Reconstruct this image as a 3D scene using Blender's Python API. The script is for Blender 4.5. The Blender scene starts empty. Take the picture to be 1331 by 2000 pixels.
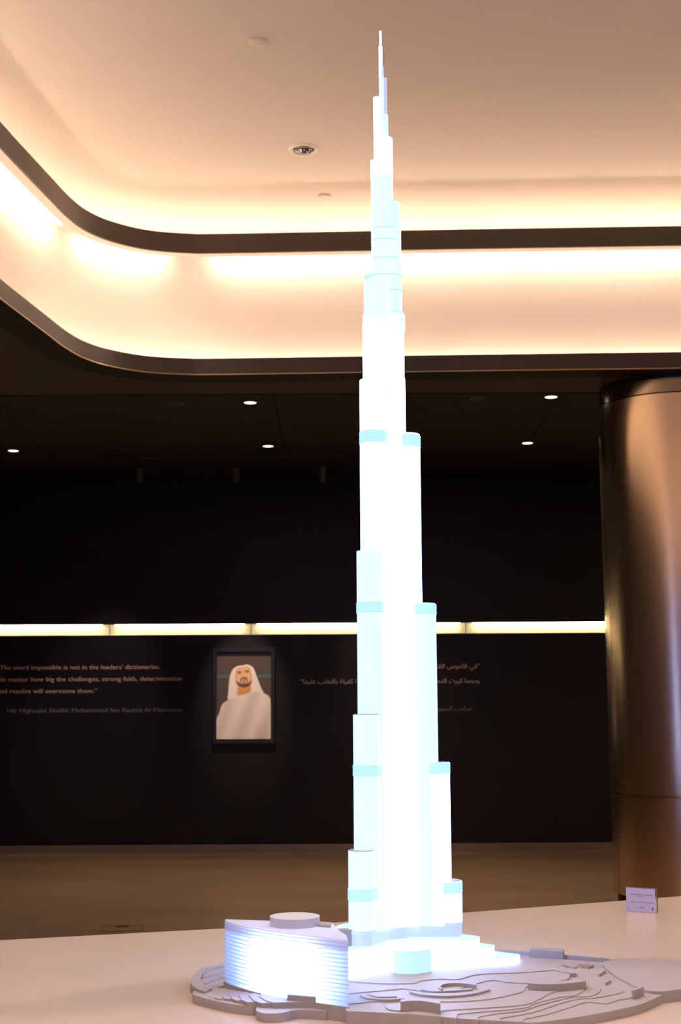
import bpy, bmesh, math, random
from mathutils import Vector, Matrix
random.seed(4)
SC = bpy.context.scene
COL = SC.collection

# ------------------------------------------------------------------ camera
FPX, PITCH, ROLL, EYE = 2639.0, math.radians(8.25), 0.0055, 1.55
_F = Vector((0, math.cos(PITCH), math.sin(PITCH)))
_X0 = Vector((1, 0, 0)); _U0 = Vector((0, -math.sin(PITCH), math.cos(PITCH)))
_X = math.cos(ROLL) * _X0 - math.sin(ROLL) * _U0
_U = math.sin(ROLL) * _X0 + math.cos(ROLL) * _U0
CAMP = Vector((0, 0, EYE))
cd = bpy.data.cameras.new('camera'); cam = bpy.data.objects.new('camera', cd); COL.objects.link(cam)
m = Matrix.Identity(4)
for i in range(3):
    m[i][0] = _X[i]; m[i][1] = _U[i]; m[i][2] = -_F[i]; m[i][3] = CAMP[i]
cam.matrix_world = m
cd.sensor_fit = 'VERTICAL'; cd.sensor_height = 23.7; cd.sensor_width = 23.7 * 1331 / 2000
cd.lens = FPX / 2000 * 23.7
cd.clip_start = .05; cd.clip_end = 100
cd.dof.use_dof = True; cd.dof.focus_distance = 4.2; cd.dof.aperture_fstop = 5.0
SC.camera = cam

# ------------------------------------------------------------------ world, exposure
w = bpy.data.worlds.new('world'); SC.world = w; w.use_nodes = True
w.node_tree.nodes['Background'].inputs[0].default_value = (.02, .016, .014, 1)
w.node_tree.nodes['Background'].inputs[1].default_value = .2
SC.view_settings.view_transform = 'Standard'; SC.view_settings.look = 'None'
SC.view_settings.exposure = 0.0; SC.view_settings.gamma = 1.0
SC.view_settings.use_curve_mapping = False
SC.cycles.use_denoising = True
SC.cycles.max_bounces = 8; SC.cycles.diffuse_bounces = 5; SC.cycles.glossy_bounces = 4
SC.cycles.sample_clamp_indirect = 6.0
TUBE = 58.0        # strength of the warm cove tubes
TOWER = 3.2        # strength of the lit tower
WARM = (1.0, .73, .52)
UPTUBE = 39.0


def ray(x, y): return _F + _X * ((x - 665.5) / FPX) - _U * ((y - 1000) / FPX)
def atz(x, y, z):
    d = ray(x, y); return CAMP + d * ((z - EYE) / d.z)
def aty(x, y, Y):
    d = ray(x, y); return CAMP + d * (Y / d.y)


# unseen fill spots high in the hall, added to brighten table, floor and ceiling
for x_, y_ in ((-1.6, 4.0), (1.2, 4.6), (3.8, 4.2), (-2.0, 0.5), (1.0, 0.5), (4.0, 0.5), (1.0, -3.0), (4.5, 7.5)):
    ld = bpy.data.lights.new('hall_fill_spot', 'SPOT'); ld.energy = 270 if y_ > 2 else 800; ld.color = (1, .80, .64); ld.spot_size = math.radians(84); ld.spot_blend = .9; ld.shadow_soft_size = .08
    lo = bpy.data.objects.new('hall_fill_spot', ld); COL.objects.link(lo); lo.location = (x_, y_, 5.53)

# ------------------------------------------------------------------ materials
MATS = {}
def mat(name, col=(.5, .5, .5), rough=.5, metal=0., emit=None, es=0., spec=.5, bump=0., bscale=40., var=0., coat=0., aniso=0., stretch=(1, 1, 1)):
    if name in MATS: return MATS[name]
    M = bpy.data.materials.new(name); M.use_nodes = True
    nt = M.node_tree; b = nt.nodes['Principled BSDF']
    b.inputs['Base Color'].default_value = (*col, 1)
    b.inputs['Roughness'].default_value = rough
    b.inputs['Metallic'].default_value = metal
    b.inputs['Specular IOR Level'].default_value = spec
    b.inputs['Coat Weight'].default_value = coat
    if emit:
        b.inputs['Emission Color'].default_value = (*emit, 1)
        b.inputs['Emission Strength'].default_value = es
    if aniso: b.inputs['Anisotropic'].default_value = aniso
    if bump or var:
        tc = nt.nodes.new('ShaderNodeTexCoord'); mp = nt.nodes.new('ShaderNodeMapping')
        mp.inputs['Scale'].default_value = stretch
        nz = nt.nodes.new('ShaderNodeTexNoise'); nz.inputs['Scale'].default_value = bscale
        nz.inputs['Detail'].default_value = 4
        nt.links.new(tc.outputs['Object'], mp.inputs[0]); nt.links.new(mp.outputs[0], nz.inputs['Vector'])
        if bump:
            bp = nt.nodes.new('ShaderNodeBump'); bp.inputs['Strength'].default_value = bump
            bp.inputs['Distance'].default_value = .01
            nt.links.new(nz.outputs[0], bp.inputs['Height']); nt.links.new(bp.outputs[0], b.inputs['Normal'])
        if var:
            cr = nt.nodes.new('ShaderNodeValToRGB')
            cr.color_ramp.elements[0].position = .3; cr.color_ramp.elements[1].position = .7
            cr.color_ramp.elements[0].color = (*[c * (1 - var) for c in col], 1)
            cr.color_ramp.elements[1].color = (*[min(1, c * (1 + var)) for c in col], 1)
            nt.links.new(nz.outputs[0], cr.inputs[0]); nt.links.new(cr.outputs[0], b.inputs['Base Color'])
    MATS[name] = M; return M

def vcol_mat(name, rough=.35):
    M = bpy.data.materials.new(name); M.use_nodes = True; nt = M.node_tree
    b = nt.nodes['Principled BSDF']; b.inputs['Roughness'].default_value = rough
    a = nt.nodes.new('ShaderNodeVertexColor'); a.layer_name = 'print'
    nt.links.new(a.outputs[0], b.inputs['Base Color']); return M

def translucent(name, col, mix=.75):
    M = bpy.data.materials.new(name); M.use_nodes = True; nt = M.node_tree
    nt.nodes.remove(nt.nodes['Principled BSDF'])
    t = nt.nodes.new('ShaderNodeBsdfTranslucent'); t.inputs[0].default_value = (*col, 1)
    d = nt.nodes.new('ShaderNodeBsdfDiffuse'); d.inputs[0].default_value = (*col, 1)
    x = nt.nodes.new('ShaderNodeMixShader'); x.inputs[0].default_value = mix
    nt.links.new(d.outputs[0], x.inputs[1]); nt.links.new(t.outputs[0], x.inputs[2])
    nt.links.new(x.outputs[0], nt.nodes['Material Output'].inputs[0]); MATS[name] = M; return M

M_cream = mat('cream ceiling paint', (.88, .82, .77), .7, bump=.03, bscale=60)
M_fascia = mat('dark bronze fascia', (.045, .029, .019), .42, var=.06, bscale=8)
M_fasc2 = mat('dark bronze lower fascia', (.030, .018, .013), .42, var=.06, bscale=8)
M_soffit = mat('dark brown soffit board', (.060, .026, .013), .5, spec=.25, var=.2, bscale=3, stretch=(.3, 3, 1))
M_black = mat('black ceiling panel', (.014, .006, .005), .55, spec=.2, var=.15, bscale=3)
M_wall = mat('satin black wall', (.014, .011, .011), .45, spec=.22, bump=.02, bscale=25)
M_hall = mat('taupe hall wall', (.16, .125, .10), .5, bump=.02, bscale=20)
M_floor = mat('polished brown stone floor', (.27, .175, .11), .34, var=.14, bscale=1.1, stretch=(.5, 2, 1))
M_base = mat('brushed skirting', (.30, .22, .16), .3, .6)
M_table = mat('satin cream table top', (.64, .54, .485), .28, var=.03, bscale=2.5)
M_tside = mat('dark table side', (.10, .07, .05), .5, var=.1, bscale=5)
M_model = mat('white model board', (.42, .385, .40), .55, bump=.02, bscale=90, var=.02)
M_steel = mat('brushed steel', (.72, .55, .40), .24, 1., bump=.12, bscale=1.6, stretch=(1, 1, .8))
M_steeld = mat('brushed steel collar', (.33, .26, .20), .2, 1., bump=.015, bscale=30, stretch=(30, 30, .6))
M_gap = mat('shadow gap black', (.01, .009, .009), .6, var=.1)
M_brass = mat('bronze edge trim', (.5, .36, .25), .3, 1., bump=.01)
M_tube = mat('warm fluorescent tube', (.9, .85, .8), .4, emit=WARM, es=TUBE, bump=.001)
M_tubeup = mat('soft warm fluorescent tube', (.9, .85, .8), .4, emit=WARM, es=UPTUBE, bump=.001)
M_tubelow = mat('wide warm cove tube', (.9, .85, .8), .4, emit=WARM, es=TUBE * .29, bump=.001)
M_slot = mat('cream slot lining', (.85, .80, .66), .6, bump=.01)
M_slottube = mat('slot light tube', (.9, .9, .8), .4, emit=(1, .80, .48), es=30, bump=.001)
M_lens = mat('downlight lens', (.9, .85, .75), .3, emit=(1, .90, .70), es=2.2, bump=.001)
M_ring = mat('downlight ring', (.25, .2, .15), .35, .5, bump=.01)
M_ringw = mat('white downlight ring', (.95, .92, .86), .3, bump=.01)
M_chrome = mat('chrome reflector', (.75, .75, .8), .06, 1., bump=.004)
M_frame = mat('black lacquer frame', (.010, .009, .013), .38, bump=.01)
M_letter = mat('copper lettering', (.95, .62, .45), .4, .15, bump=.02)
M_letterd = mat('pewter lettering', (.30, .26, .33), .4, .2, bump=.02)
def glow(name, c, s): return mat(name, (.22, .25, .28), .35, emit=c, es=s * TOWER, bump=.002)
G_white = glow('lit white acrylic', (.33, .48, 1.0), 3.3)
G_side = glow('lit pale acrylic', (.56, .82, 1.0), .41)
G_pale = glow('lit cyan white acrylic', (.54, .82, 1.0), .39)
G_band = glow('lit cyan band acrylic', (.46, .80, 1.0), .36)
G_rib = glow('lit blue rib acrylic', (.25, .55, 1.0), .36)
G_dim = glow('dim lilac acrylic', (.50, .62, 1.0), .27)
G_grey = glow('dim grey acrylic', (.60, .72, 1.0), .25)
G_line = glow('joint line acrylic', (.40, .75, .95), .28)
G_tip = mat('clear acrylic cap', (.6, .65, .8), .15, .3, bump=.002)
T_facade = translucent('backlit frosted facade', (.74, .82, .97), .62)
T_para = translucent('frosted parapet acrylic', (.74, .78, .92), .22)
T_drum = glow('lit drum acrylic', (.50, .86, .98), .30)


# ------------------------------------------------------------------ builders
def obj(name, bm, m, parent=None, smooth=False, **tags):
    me = bpy.data.meshes.new(name)
    bmesh.ops.recalc_face_normals(bm, faces=bm.faces) if tags.pop('fix', True) else None
    bm.to_mesh(me); bm.free()
    if smooth:
        for p in me.polygons: p.use_smooth = True
        try: me.set_sharp_from_angle(angle=math.radians(35))
        except Exception: pass
    me.materials.append(m)
    o = bpy.data.objects.new(name, me); COL.objects.link(o)
    if parent: o.parent = parent
    for k, v in tags.items(): o[k] = v
    return o

def thing(name, label, cat, loc=(0, 0, 0), rz=0, group=None):
    o = bpy.data.objects.new(name, None); COL.objects.link(o)
    o.location = loc; o.rotation_euler = (0, 0, rz); o.empty_display_size = .1
    o['label'] = label; o['category'] = cat
    if group: o['group'] = group
    return o

def box(bm, x0, x1, y0, y1, z0, z1):
    v = [bm.verts.new(p) for p in ((x0, y0, z0), (x1, y0, z0), (x1, y1, z0), (x0, y1, z0), (x0, y0, z1), (x1, y0, z1), (x1, y1, z1), (x0, y1, z1))]
    for f in ((0, 3, 2, 1), (4, 5, 6, 7), (0, 1, 5, 4), (1, 2, 6, 5), (2, 3, 7, 6), (3, 0, 4, 7)): bm.faces.new([v[i] for i in f])
    return bm
def B(*a): return box(bmesh.new(), *a)

def prism(bm, pts, z0, z1, caps=True):
    a = [bm.verts.new((p[0], p[1], z0)) for p in pts]; b = [bm.verts.new((p[0], p[1], z1)) for p in pts]
    n = len(pts)
    for i in range(n): bm.faces.new((a[i], a[(i + 1) % n], b[(i + 1) % n], b[i]))
    if caps: bm.faces.new(a[::-1]); bm.faces.new(b)
    return bm
def P(*a, **k): return prism(bmesh.new(), *a, **k)

def lathe(bm, prof, n=48, cx=0, cy=0, close=False):
    rings = []
    for r, z in prof:
        rings.append([bm.verts.new((cx + r * math.cos(2 * math.pi * i / n), cy + r * math.sin(2 * math.pi * i / n), z)) for i in range(n)])
    k = len(rings)
    for j in range(k if close else k - 1):
        A, Bq = rings[j], rings[(j + 1) % k]
        for i in range(n): bm.faces.new((A[i], A[(i + 1) % n], Bq[(i + 1) % n], Bq[i]))
    if not close:
        for rr in (rings[0], rings[-1]): bm.faces.new(rr)
    return bm
def circ(cx, cy, r, n=48): return [(cx + r * math.cos(2 * math.pi * i / n), cy + r * math.sin(2 * math.pi * i / n)) for i in range(n)]

def plate_holes(loops, z0, z1):
    """a flat slab: first loop is the outline, the others are holes"""
    bm = bmesh.new(); edges = []
    for L in loops:
        vs = [bm.verts.new((p[0], p[1], z0)) for p in L]
        for i in range(len(vs)): edges.append(bm.edges.new((vs[i], vs[(i + 1) % len(vs)])))
    bmesh.ops.triangle_fill(bm, edges=edges, use_beauty=True)
    r = bmesh.ops.extrude_face_region(bm, geom=bm.faces[:])
    for v in r['geom']:
        if isinstance(v, bmesh.types.BMVert): v.co.z = z1
    return bm

def catmull(pts, n=6, closed=False):
    out = []; N = len(pts)
    rng = range(N) if closed else range(N - 1)
    for i in rng:
        g = lambda k: Vector(pts[k % N]) if closed else Vector(pts[max(0, min(N - 1, k))])
        p0, p1, p2, p3 = g(i - 1), g(i), g(i + 1), g(i + 2)
        for j in range(n):
            t = j / n
            out.append(.5 * ((2 * p1) + (-p0 + p2) * t + (2 * p0 - 5 * p1 + 4 * p2 - p3) * t * t + (-p0 + 3 * p1 - 3 * p2 + p3) * t ** 3))
    if not closed: out.append(Vector(pts[-1]))
    return [tuple(p) for p in out]

def poly_area(p): return .5 * sum(p[i][0] * p[(i + 1) % len(p)][1] - p[(i + 1) % len(p)][0] * p[i][1] for i in range(len(p)))
def offset(pts, d):
    """closed loop moved outward by d"""
    if poly_area(pts) < 0: d = -d
    N = len(pts); out = []
    for i in range(N):
        a, b, c = Vector(pts[i - 1]), Vector(pts[i]), Vector(pts[(i + 1) % N])
        t1 = (b - a).normalized(); t2 = (c - b).normalized()
        n = Vector((t1.y + t2.y, -(t1.x + t2.x))).normalized()
        k = max(.5, n.dot(Vector((t1.y, -t1.x))))
        out.append(tuple(b + n * d / k))
    return out

def sweep(loop, prof):
    """closed profile (o, z) swept along the closed loop, o = outward offset"""
    bm = bmesh.new(); rings = []
    for o_, z in prof: rings.append([bm.verts.new((p[0], p[1], z)) for p in offset(loop, o_)])
    k, n = len(rings), len(loop)
    for j in range(k):
        A, Bq = rings[j], rings[(j + 1) % k]
        for i in range(n): bm.faces.new((A[i], A[(i + 1) % n], Bq[(i + 1) % n], Bq[i]))
    return bm

# ------------------------------------------------------------------ setting: shell
XL, XR, YN, YF = -8.0, 9.0, -7.0, 15.09
CZ, UZ = 4.12, 5.62
obj('floor', B(XL, XR, YN, YF, -.1, 0), M_floor, kind='structure')
obj('wall_left', B(XL - .2, XL, YN, YF, 0, 4.3), M_hall, kind='structure')
obj('wall_right', B(XR, XR + .2, YN, YF, 0, 4.3), M_hall, kind='structure')
obj('wall_front', B(XL - .2, XR + .2, YN - .2, YN, 0, 4.3), M_hall, kind='structure')
obj('blue_fill_panel', B(-6.5, 2.5, YN + .001, YN + .04, .5, 2.9), mat('added blue glow', (.02, .02, .05), .4, emit=(.08, .14, 1.0), es=.8, bump=.001), bpy.data.objects['wall_front'])  # unseen glowing panel, added to give the steel column a blue reflection
wb = bpy.data.objects.new('wall_back', None); COL.objects.link(wb); wb['kind'] = 'structure'
S0, S1 = 2.363, 2.486
obj('wall_panel', B(XL - .2, XR + .2, YF, YF + .25, .10, S0), M_wall, wb)
obj('wall_panel', B(XL - .2, XR + .2, YF, YF + .25, S1, 4.3), M_wall, wb)
obj('wall_panel', B(XL - .2, XR + .2, YF + .012, YF + .25, 0, .10), M_wall, wb)
obj('baseboard_back', B(XL, XR, YF - .012, YF + .012, .0, .085), M_base, kind='structure')
# recessed light slot across the back wall: lining segments with a hidden tube each
sx = [-7.9, -5.15, -2.60, -1.01, 1.4, 3.9, 6.4, 8.9]
for a, b in zip(sx, sx[1:]):
    s = obj('slot_lining', B(a + .004, b - .004, YF + .10, YF + .12, S0 - .0, S1 + .0), M_slot, wb)
    obj('slot_lip', B(a + .004, b - .004, YF + .005, YF + .10, S0 + .0005, S0 + .003), M_slot, s)
    obj('light_tube', B(a + .07, b - .07, YF + .03, YF + .045, S1 - .012, S1 - .003), M_slottube, s)

# ------------------------------------------------------------------ ceiling opening and cove
ctrl = [(-3.75, -4.0), (-3.20, 0.0), (-2.62, 4.6), (-2.18, 8.0), (-2.085, 8.69), (-2.025, 9.1), (-1.972, 9.45), (-1.89, 9.74), (-1.74, 9.97),
        (-1.50, 10.155), (-1.20, 10.235), (-.86, 10.245), (.95, 10.18), (2.65, 10.13), (5.6, 10.04), (6.6, 9.85), (7.2, 9.3), (7.4, 8.3),
        (7.4, 4.0), (7.3, -3.0), (7.0, -4.6), (6.2, -5.3), (4.5, -5.5), (-1.5, -5.5), (-3.0, -5.3), (-3.6, -4.8)]
PATH = catmull(ctrl, 6, True)
if poly_area(PATH) < 0: PATH = PATH[::-1]
ceil = bpy.data.objects.new('ceiling', None); COL.objects.link(ceil); ceil['kind'] = 'structure'
outer = [(XL, YN), (XR, YN), (XR, 10.93), (XL, 10.93)]
obj('soffit_board', plate_holes([outer, offset(PATH, .235)], CZ + .006, CZ + .10), M_soffit, ceil)
px_ = [-8.0, -5.35, -2.95, -.55, 1.85, 4.25, 6.65, 9.0]
for a, b in zip(px_, px_[1:]):
    for c, d in ((10.93, 13.0), (13.0, YF)):
        obj('ceiling_panel', B(a + .003, b - .003, c + .003, d - .003, CZ, CZ + .06), M_black, ceil)
obj('ceiling_backing', B(XL, XR, 10.93, YF, CZ + .07, CZ + .12), M_gap, ceil)
obj('cove_wall', sweep(PATH, [(.30, CZ + .03), (.34, CZ + .03), (.34, 5.184), (.30, 5.184)]), M_cream, ceil, smooth=True)
hole = (-.253, 9.35)
hole = tuple(atz(594, 291, UZ)[:2])
up_out = offset(PATH, .90)
obj('upper_ceiling', plate_holes([up_out, circ(*hole, .088, 40)], UZ, UZ + .03), M_cream, ceil)
prof = [(1.05, 5.20), (1.05, UZ - .15)] + [(.90 + .15 * math.cos(t), UZ - .15 + .15 * math.sin(t)) for t in [math.radians(q) for q in range(15, 91, 15)]] + [(.90, UZ + .03), (1.09, UZ + .03), (1.09, 5.20)]
obj('cove_curve', sweep(PATH, prof), M_cream, ceil, smooth=True)
# lower dark ledge
t1 = bpy.data.objects.new('trim_1', None); COL.objects.link(t1); t1['kind'] = 'structure'
obj('fascia', sweep(PATH, [(0, CZ + .012), (.018, CZ + .012), (.018, CZ + .13), (0, CZ + .13)]), M_fasc2, t1, smooth=True)
obj('underside_board', sweep(PATH, [(.0, CZ - .006), (.235, CZ - .006), (.235, CZ + .012), (.0, CZ + .012)]), M_black, t1, smooth=True)
obj('edge_trim', sweep(PATH, [(-.006, CZ - .002), (.002, CZ - .002), (.002, CZ + .006), (-.006, CZ + .006)]), M_brass, t1, smooth=True)
obj('trough_floor', sweep(PATH, [(.018, CZ + .02), (.30, CZ + .02), (.30, CZ + .035), (.018, CZ + .035)]), M_cream, t1, smooth=True)
# upper dark ledge
t2 = bpy.data.objects.new('trim_2', None); COL.objects.link(t2); t2['kind'] = 'structure'
UB = 5.105
obj('fascia', sweep(PATH, [(0, UB), (.018, UB), (.018, 5.262), (0, 5.262)]), M_fascia, t2, smooth=True)
obj('underside_board', sweep(PATH, [(.0185, UB + .001), (.10, UB + .001), (.10, UB + .016), (.0185, UB + .016)]), M_cream, t2, smooth=True)
obj('trough_floor', sweep(PATH, [(.018, 5.185), (1.09, 5.185), (1.09, 5.20), (.018, 5.20)]), M_cream, t2, smooth=True)

# tubes: arc length sampling of an offset of the path
def walk(off):
    L = offset(PATH, off); L = L + [L[0]]; s = [0]
    for a, b in zip(L, L[1:]): s.append(s[-1] + math.dist(a, b))
    return L, s
def at(L, s, q):
    q %= s[-1]
    for i in range(len(s) - 1):
        if s[i + 1] >= q:
            t = (q - s[i]) / max(1e-9, s[i + 1] - s[i]); a, b = Vector(L[i]), Vector(L[i + 1]); return a + (b - a) * t
def near(L, s, p):
    return min(((Vector(L[i]) - Vector(p)).length, s[i]) for i in range(len(L)))[1]
def tube(L, s, q0, q1, z, r, parent, m_=None):
    n = max(1, int(round((q1 - q0) / .35))); bm = bmesh.new(); rings = []
    for k in range(n + 1):
        c = at(L, s, q0 + (q1 - q0) * k / n); d = (at(L, s, q0 + (q1 - q0) * k / n + .01) - at(L, s, q0 + (q1 - q0) * k / n - .01)).normalized()
        nn = Vector((d.y, -d.x))
        rings.append([bm.verts.new((c.x + nn.x * r * math.cos(a), c.y + nn.y * r * math.cos(a), z + r * math.sin(a))) for a in [math.pi / 3 * i for i in range(6)]])
    for A, Bq in zip(rings, rings[1:]):
        for i in range(6): bm.faces.new((A[i], A[(i + 1) % 6], Bq[(i + 1) % 6], Bq[i]))
    bm.faces.new(rings[0][::-1]); bm.faces.new(rings[-1])
    return obj('light_tube', bm, m_ or M_tube, parent, smooth=True)
for off, z, par in ((.235, CZ + .104, t1), (.80, 5.278, t2)):
    L, s = walk(off); n = int(s[-1] / 1.22)
    for k in range(n): tube(L, s, s[-1] * k / n + .02, s[-1] * (k + 1) / n - .02, z, .010 if par is t2 else .022, par, M_tubeup if par is t2 else M_tubelow)
L, s = walk(.20)
# downward tubes under the upper ledge, placed so that the gaps at the rounded corner fall where they are
qa, qb, qc, qd = [near(L, s, p) for p in ((-2.06, 9.78), (-1.95, 10.02), (-1.38, 10.40), (-.98, 10.43))]
sg = 1 if at(L, s, qa + .1).y > at(L, s, qa - .1).y else -1
segs = [(min(qb, qc), max(qb, qc))]
for k in range(24):
    a = qd + sg * (1.24 * k); segs.append((min(a, a + sg * 1.2), max(a, a + sg * 1.2)))
for k in range(12):
    a = qa - sg * (1.24 * k); segs.append((min(a, a - sg * 1.2), max(a, a - sg * 1.2)))
tot = s[-1]
for a, b in segs: tube(L, s, a, b, UB + .066, .010, t2)

# small fittings in the upper ceiling
dl = thing('recessed_downlight', 'unlit round downlight with chrome reflector and white ring in the bright upper ceiling', 'downlight', (*hole, UZ))
obj('ring', lathe(bmesh.new(), [(.078, -.002), (.086, -.014), (.104, -.014), (.113, .0), (.082, .0)], 48, close=True), M_ringw, dl, smooth=True)
bm = bmesh.new(); prof = [(.082, -.003), (.076, .03), (.062, .07), (.045, .10), (.0449, .102), (.063, .075), (.079, .03), (.085, -.003)]
obj('reflector', lathe(bm, prof, 40, close=True), M_chrome, dl, smooth=True)
obj('lamp', lathe(bmesh.new(), [(.03, .075), (.034, .08), (.034, .11), (.02, .13)], 20), M_ringw, dl, smooth=True)
obj('housing_cap', lathe(bmesh.new(), [(.088, .031), (.088, .16), (.06, .17)], 20), M_gap, dl)
obj('baffle', B(-.07, .07, -.003, .003, .012, .05), M_chrome, dl)
for (x, y), r, lab in (((505, 82), .060, 'flat pale round ceiling cover left of and nearer than the chrome downlight'),
                       ((634, 383), .052, 'flat pale round ceiling cover beyond the chrome downlight near the cove edge')):
    c = atz(x, y, UZ); t = thing('ceiling_cover', lab, 'cover', (c.x, c.y, UZ), group='flat round covers on the upper ceiling')
    obj('disc', lathe(bmesh.new(), [(r * .9, -.010), (r, -.007), (r, -.003)], 40), M_cream, t, smooth=True)
    obj('collar', lathe(bmesh.new(), [(r * .8, -.003), (r * .8, 0)], 32), M_gap, t)
# lit downlights in the dark ceiling
for (x, y), lab in (((489, 786), 'small lit downlight nearest left of the tower, front row in the dark ceiling'),
                    ((1077, 775), 'small lit downlight front row in the dark ceiling, nearest the steel column'),
                    ((26, 880), 'small lit downlight in the dark ceiling at the far left edge'),
                    ((524, 871), 'small lit downlight left of the tower, back row near the black wall'),
                    ((1031, 865), 'small lit downlight right of the tower, back row near the black wall')):
    c = atz(x, y, CZ); t = thing('ceiling_downlight', lab, 'downlight', (c.x, c.y, CZ), group='lit downlights in the dark ceiling')
    obj('ring', lathe(bmesh.new(), [(.052, -.004), (.060, -.003), (.060, 0), (.052, 0)], 32, close=True), M_ring, t, smooth=True)
    obj('lens', lathe(bmesh.new(), [(.051, -.0035), (.051, -.0005)], 32), M_lens, t)
    ld = bpy.data.lights.new('downlight_beam', 'SPOT'); ld.energy = 120; ld.color = (1, .76, .52); ld.spot_size = math.radians(88); ld.spot_blend = .8; ld.shadow_soft_size = .05
    lo = bpy.data.objects.new('downlight_beam', ld); COL.objects.link(lo); lo.parent = t; lo.location = (0, 0, -.03)
for (x, y), lab in (((345, 788), 'dark flush speaker disc in the dark ceiling left of the lit front downlight'), ((932, 778), 'dark flush speaker disc in the dark ceiling right of the tower')):
    c = atz(x, y, CZ); t = thing('ceiling_speaker', lab, 'speaker', (c.x, c.y, CZ), group='dark ceiling speakers')
    obj('grille', lathe(bmesh.new(), [(.04, -.006), (.05, -.005)], 32), M_gap, t)
    obj('rim', lathe(bmesh.new(), [(.05, -.006), (.06, -.005), (.06, 0), (.05, 0)], 32, close=True), M_ring, t)
# spotlight track
a, b = atz(225, 889, CZ), atz(677, 887, CZ)
tr = thing('lighting_track', 'thin black lighting track on the dark ceiling in front of the black wall', 'track', (0, a.y, CZ))
obj('rail', B(a.x, b.x, -.018, .018, -.03, 0), mat('track black', (.03, .028, .03), .35, bump=.01), tr)
for x in (a.x, b.x): obj('end_cap', B(x - .01, x + .01, -.02, .02, -.032, 0), M_frame, tr)
for x, lab in ((272, 'leftmost of the three black spotlights hanging from the ceiling track'), (461, 'middle black spotlight hanging from the ceiling track, above the portrait'), (631, 'rightmost black spotlight on the ceiling track, beside the tower')):
    p = aty(x, 905, a.y); t = thing('track_spotlight', lab, 'spotlight', (p.x, a.y, CZ - .03), group='spotlights on the ceiling track')
    bk = mat('spotlight black', (.035, .032, .034), .4, bump=.01)
    obj('stem', lathe(bmesh.new(), [(.012, -.09), (.012, 0)], 12), bk, t, smooth=True)
    h = obj('lamp_head', lathe(bmesh.new(), [(.036, -.10), (.042, -.08), (.042, .06), (.02, .085)], 24), bk, t, smooth=True)
    h.location = (0, .02, -.15); h.rotation_euler = (math.radians(30), 0, 0)
    if True:
        ld = bpy.data.lights.new('spot_beam', 'SPOT'); ld.energy = 270 if x == 461 else 85; ld.color = (1, .84, .70); ld.spot_size = math.radians(26 if x == 461 else 36); ld.spot_blend = .7; ld.shadow_soft_size = .03
        lo = bpy.data.objects.new('spot_beam', ld); COL.objects.link(lo); lo.parent = t; lo.location = (0, .08, -.27)
        tgt = Vector(({272: -2.7, 461: -1.08, 631: .6}[x], YF, 1.7)) - Vector((p.x, a.y + .08, CZ - .30)); lo.rotation_euler = tgt.to_track_quat('-Z', 'Y').to_euler()

# ------------------------------------------------------------------ steel column
CX, CY, CR = 2.122 + .572, 10.82, .572
col = thing('steel_column', 'wide round brushed steel column at the right edge, standing on the floor to the dark ceiling', 'column', (CX, CY, 0))
zs = 1.55 + (0.878 - 1.55)
phi0 = math.radians(180 + 12); phi1 = phi0 + 2 * math.pi
def shell(bm, r, z0, z1, p0, p1, n=72, th=.012):
    rings = []
    for k in range(n + 1):
        t = p0 + (p1 - p0) * k / n; c, s_ = math.cos(t), math.sin(t)
        rings.append([bm.verts.new((q * c, q * s_, z)) for q, z in ((r, z0), (r, z1), (r - th, z1), (r - th, z0))])
    for A, Bq in zip(rings, rings[1:]):
        for i in range(4): bm.faces.new((A[i], A[(i + 1) % 4], Bq[(i + 1) % 4], Bq[i]))
    bm.faces.new(rings[0]); bm.faces.new(rings[-1][::-1]); return bm
g = .006
for (z0, z1) in ((.12, .862), (.888, 3.962)):
    obj('steel_panel', shell(bmesh.new(), CR, z0, z1, phi0 + g, phi0 + math.pi - g), M_steel, col, smooth=True)
    obj('steel_panel', shell(bmesh.new(), CR, z0, z1, phi0 + math.pi + g, phi1 - g), M_steel, col, smooth=True)
obj('groove_ring', lathe(bmesh.new(), [(CR - .014, .85), (CR - .014, .90)], 72), mat('bronze groove', (.55, .33, .15), .25, 1., bump=.01), col, smooth=True)
obj('core', lathe(bmesh.new(), [(CR - .03, 0), (CR - .03, CZ - .004)], 48), M_gap, col, smooth=True)
obj('collar', shell(bmesh.new(), CR - .012, 3.975, 4.085, 0, 2 * math.pi), M_steeld, col, smooth=True)

# ------------------------------------------------------------------ floor hatch
A0, A1 = Vector((-1.72, 9.83)), Vector((-1.439, 9.866))
fb = thing('floor_box', 'thin outlined square floor hatch with a dark slot, beyond the table at left', 'hatch', (-1.575, 9.97, 0), math.radians(7))
obj('lid', B(-.14, .14, -.125, .125, 0, .002), M_floor, fb)
bm = bmesh.new()
for q in ((-.146, -.141, -.13, .13), (.141, .146, -.13, .13), (-.146, .146, -.131, -.126), (-.146, .146, .126, .131)): box(bm, *q, 0, .003)
obj('rim', bm, mat('dark metal rim', (.04, .03, .025), .4, .5, bump=.01), fb)
obj('slot', B(-.045, .045, .05, .10, .002, .005), M_gap, fb)

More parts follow.
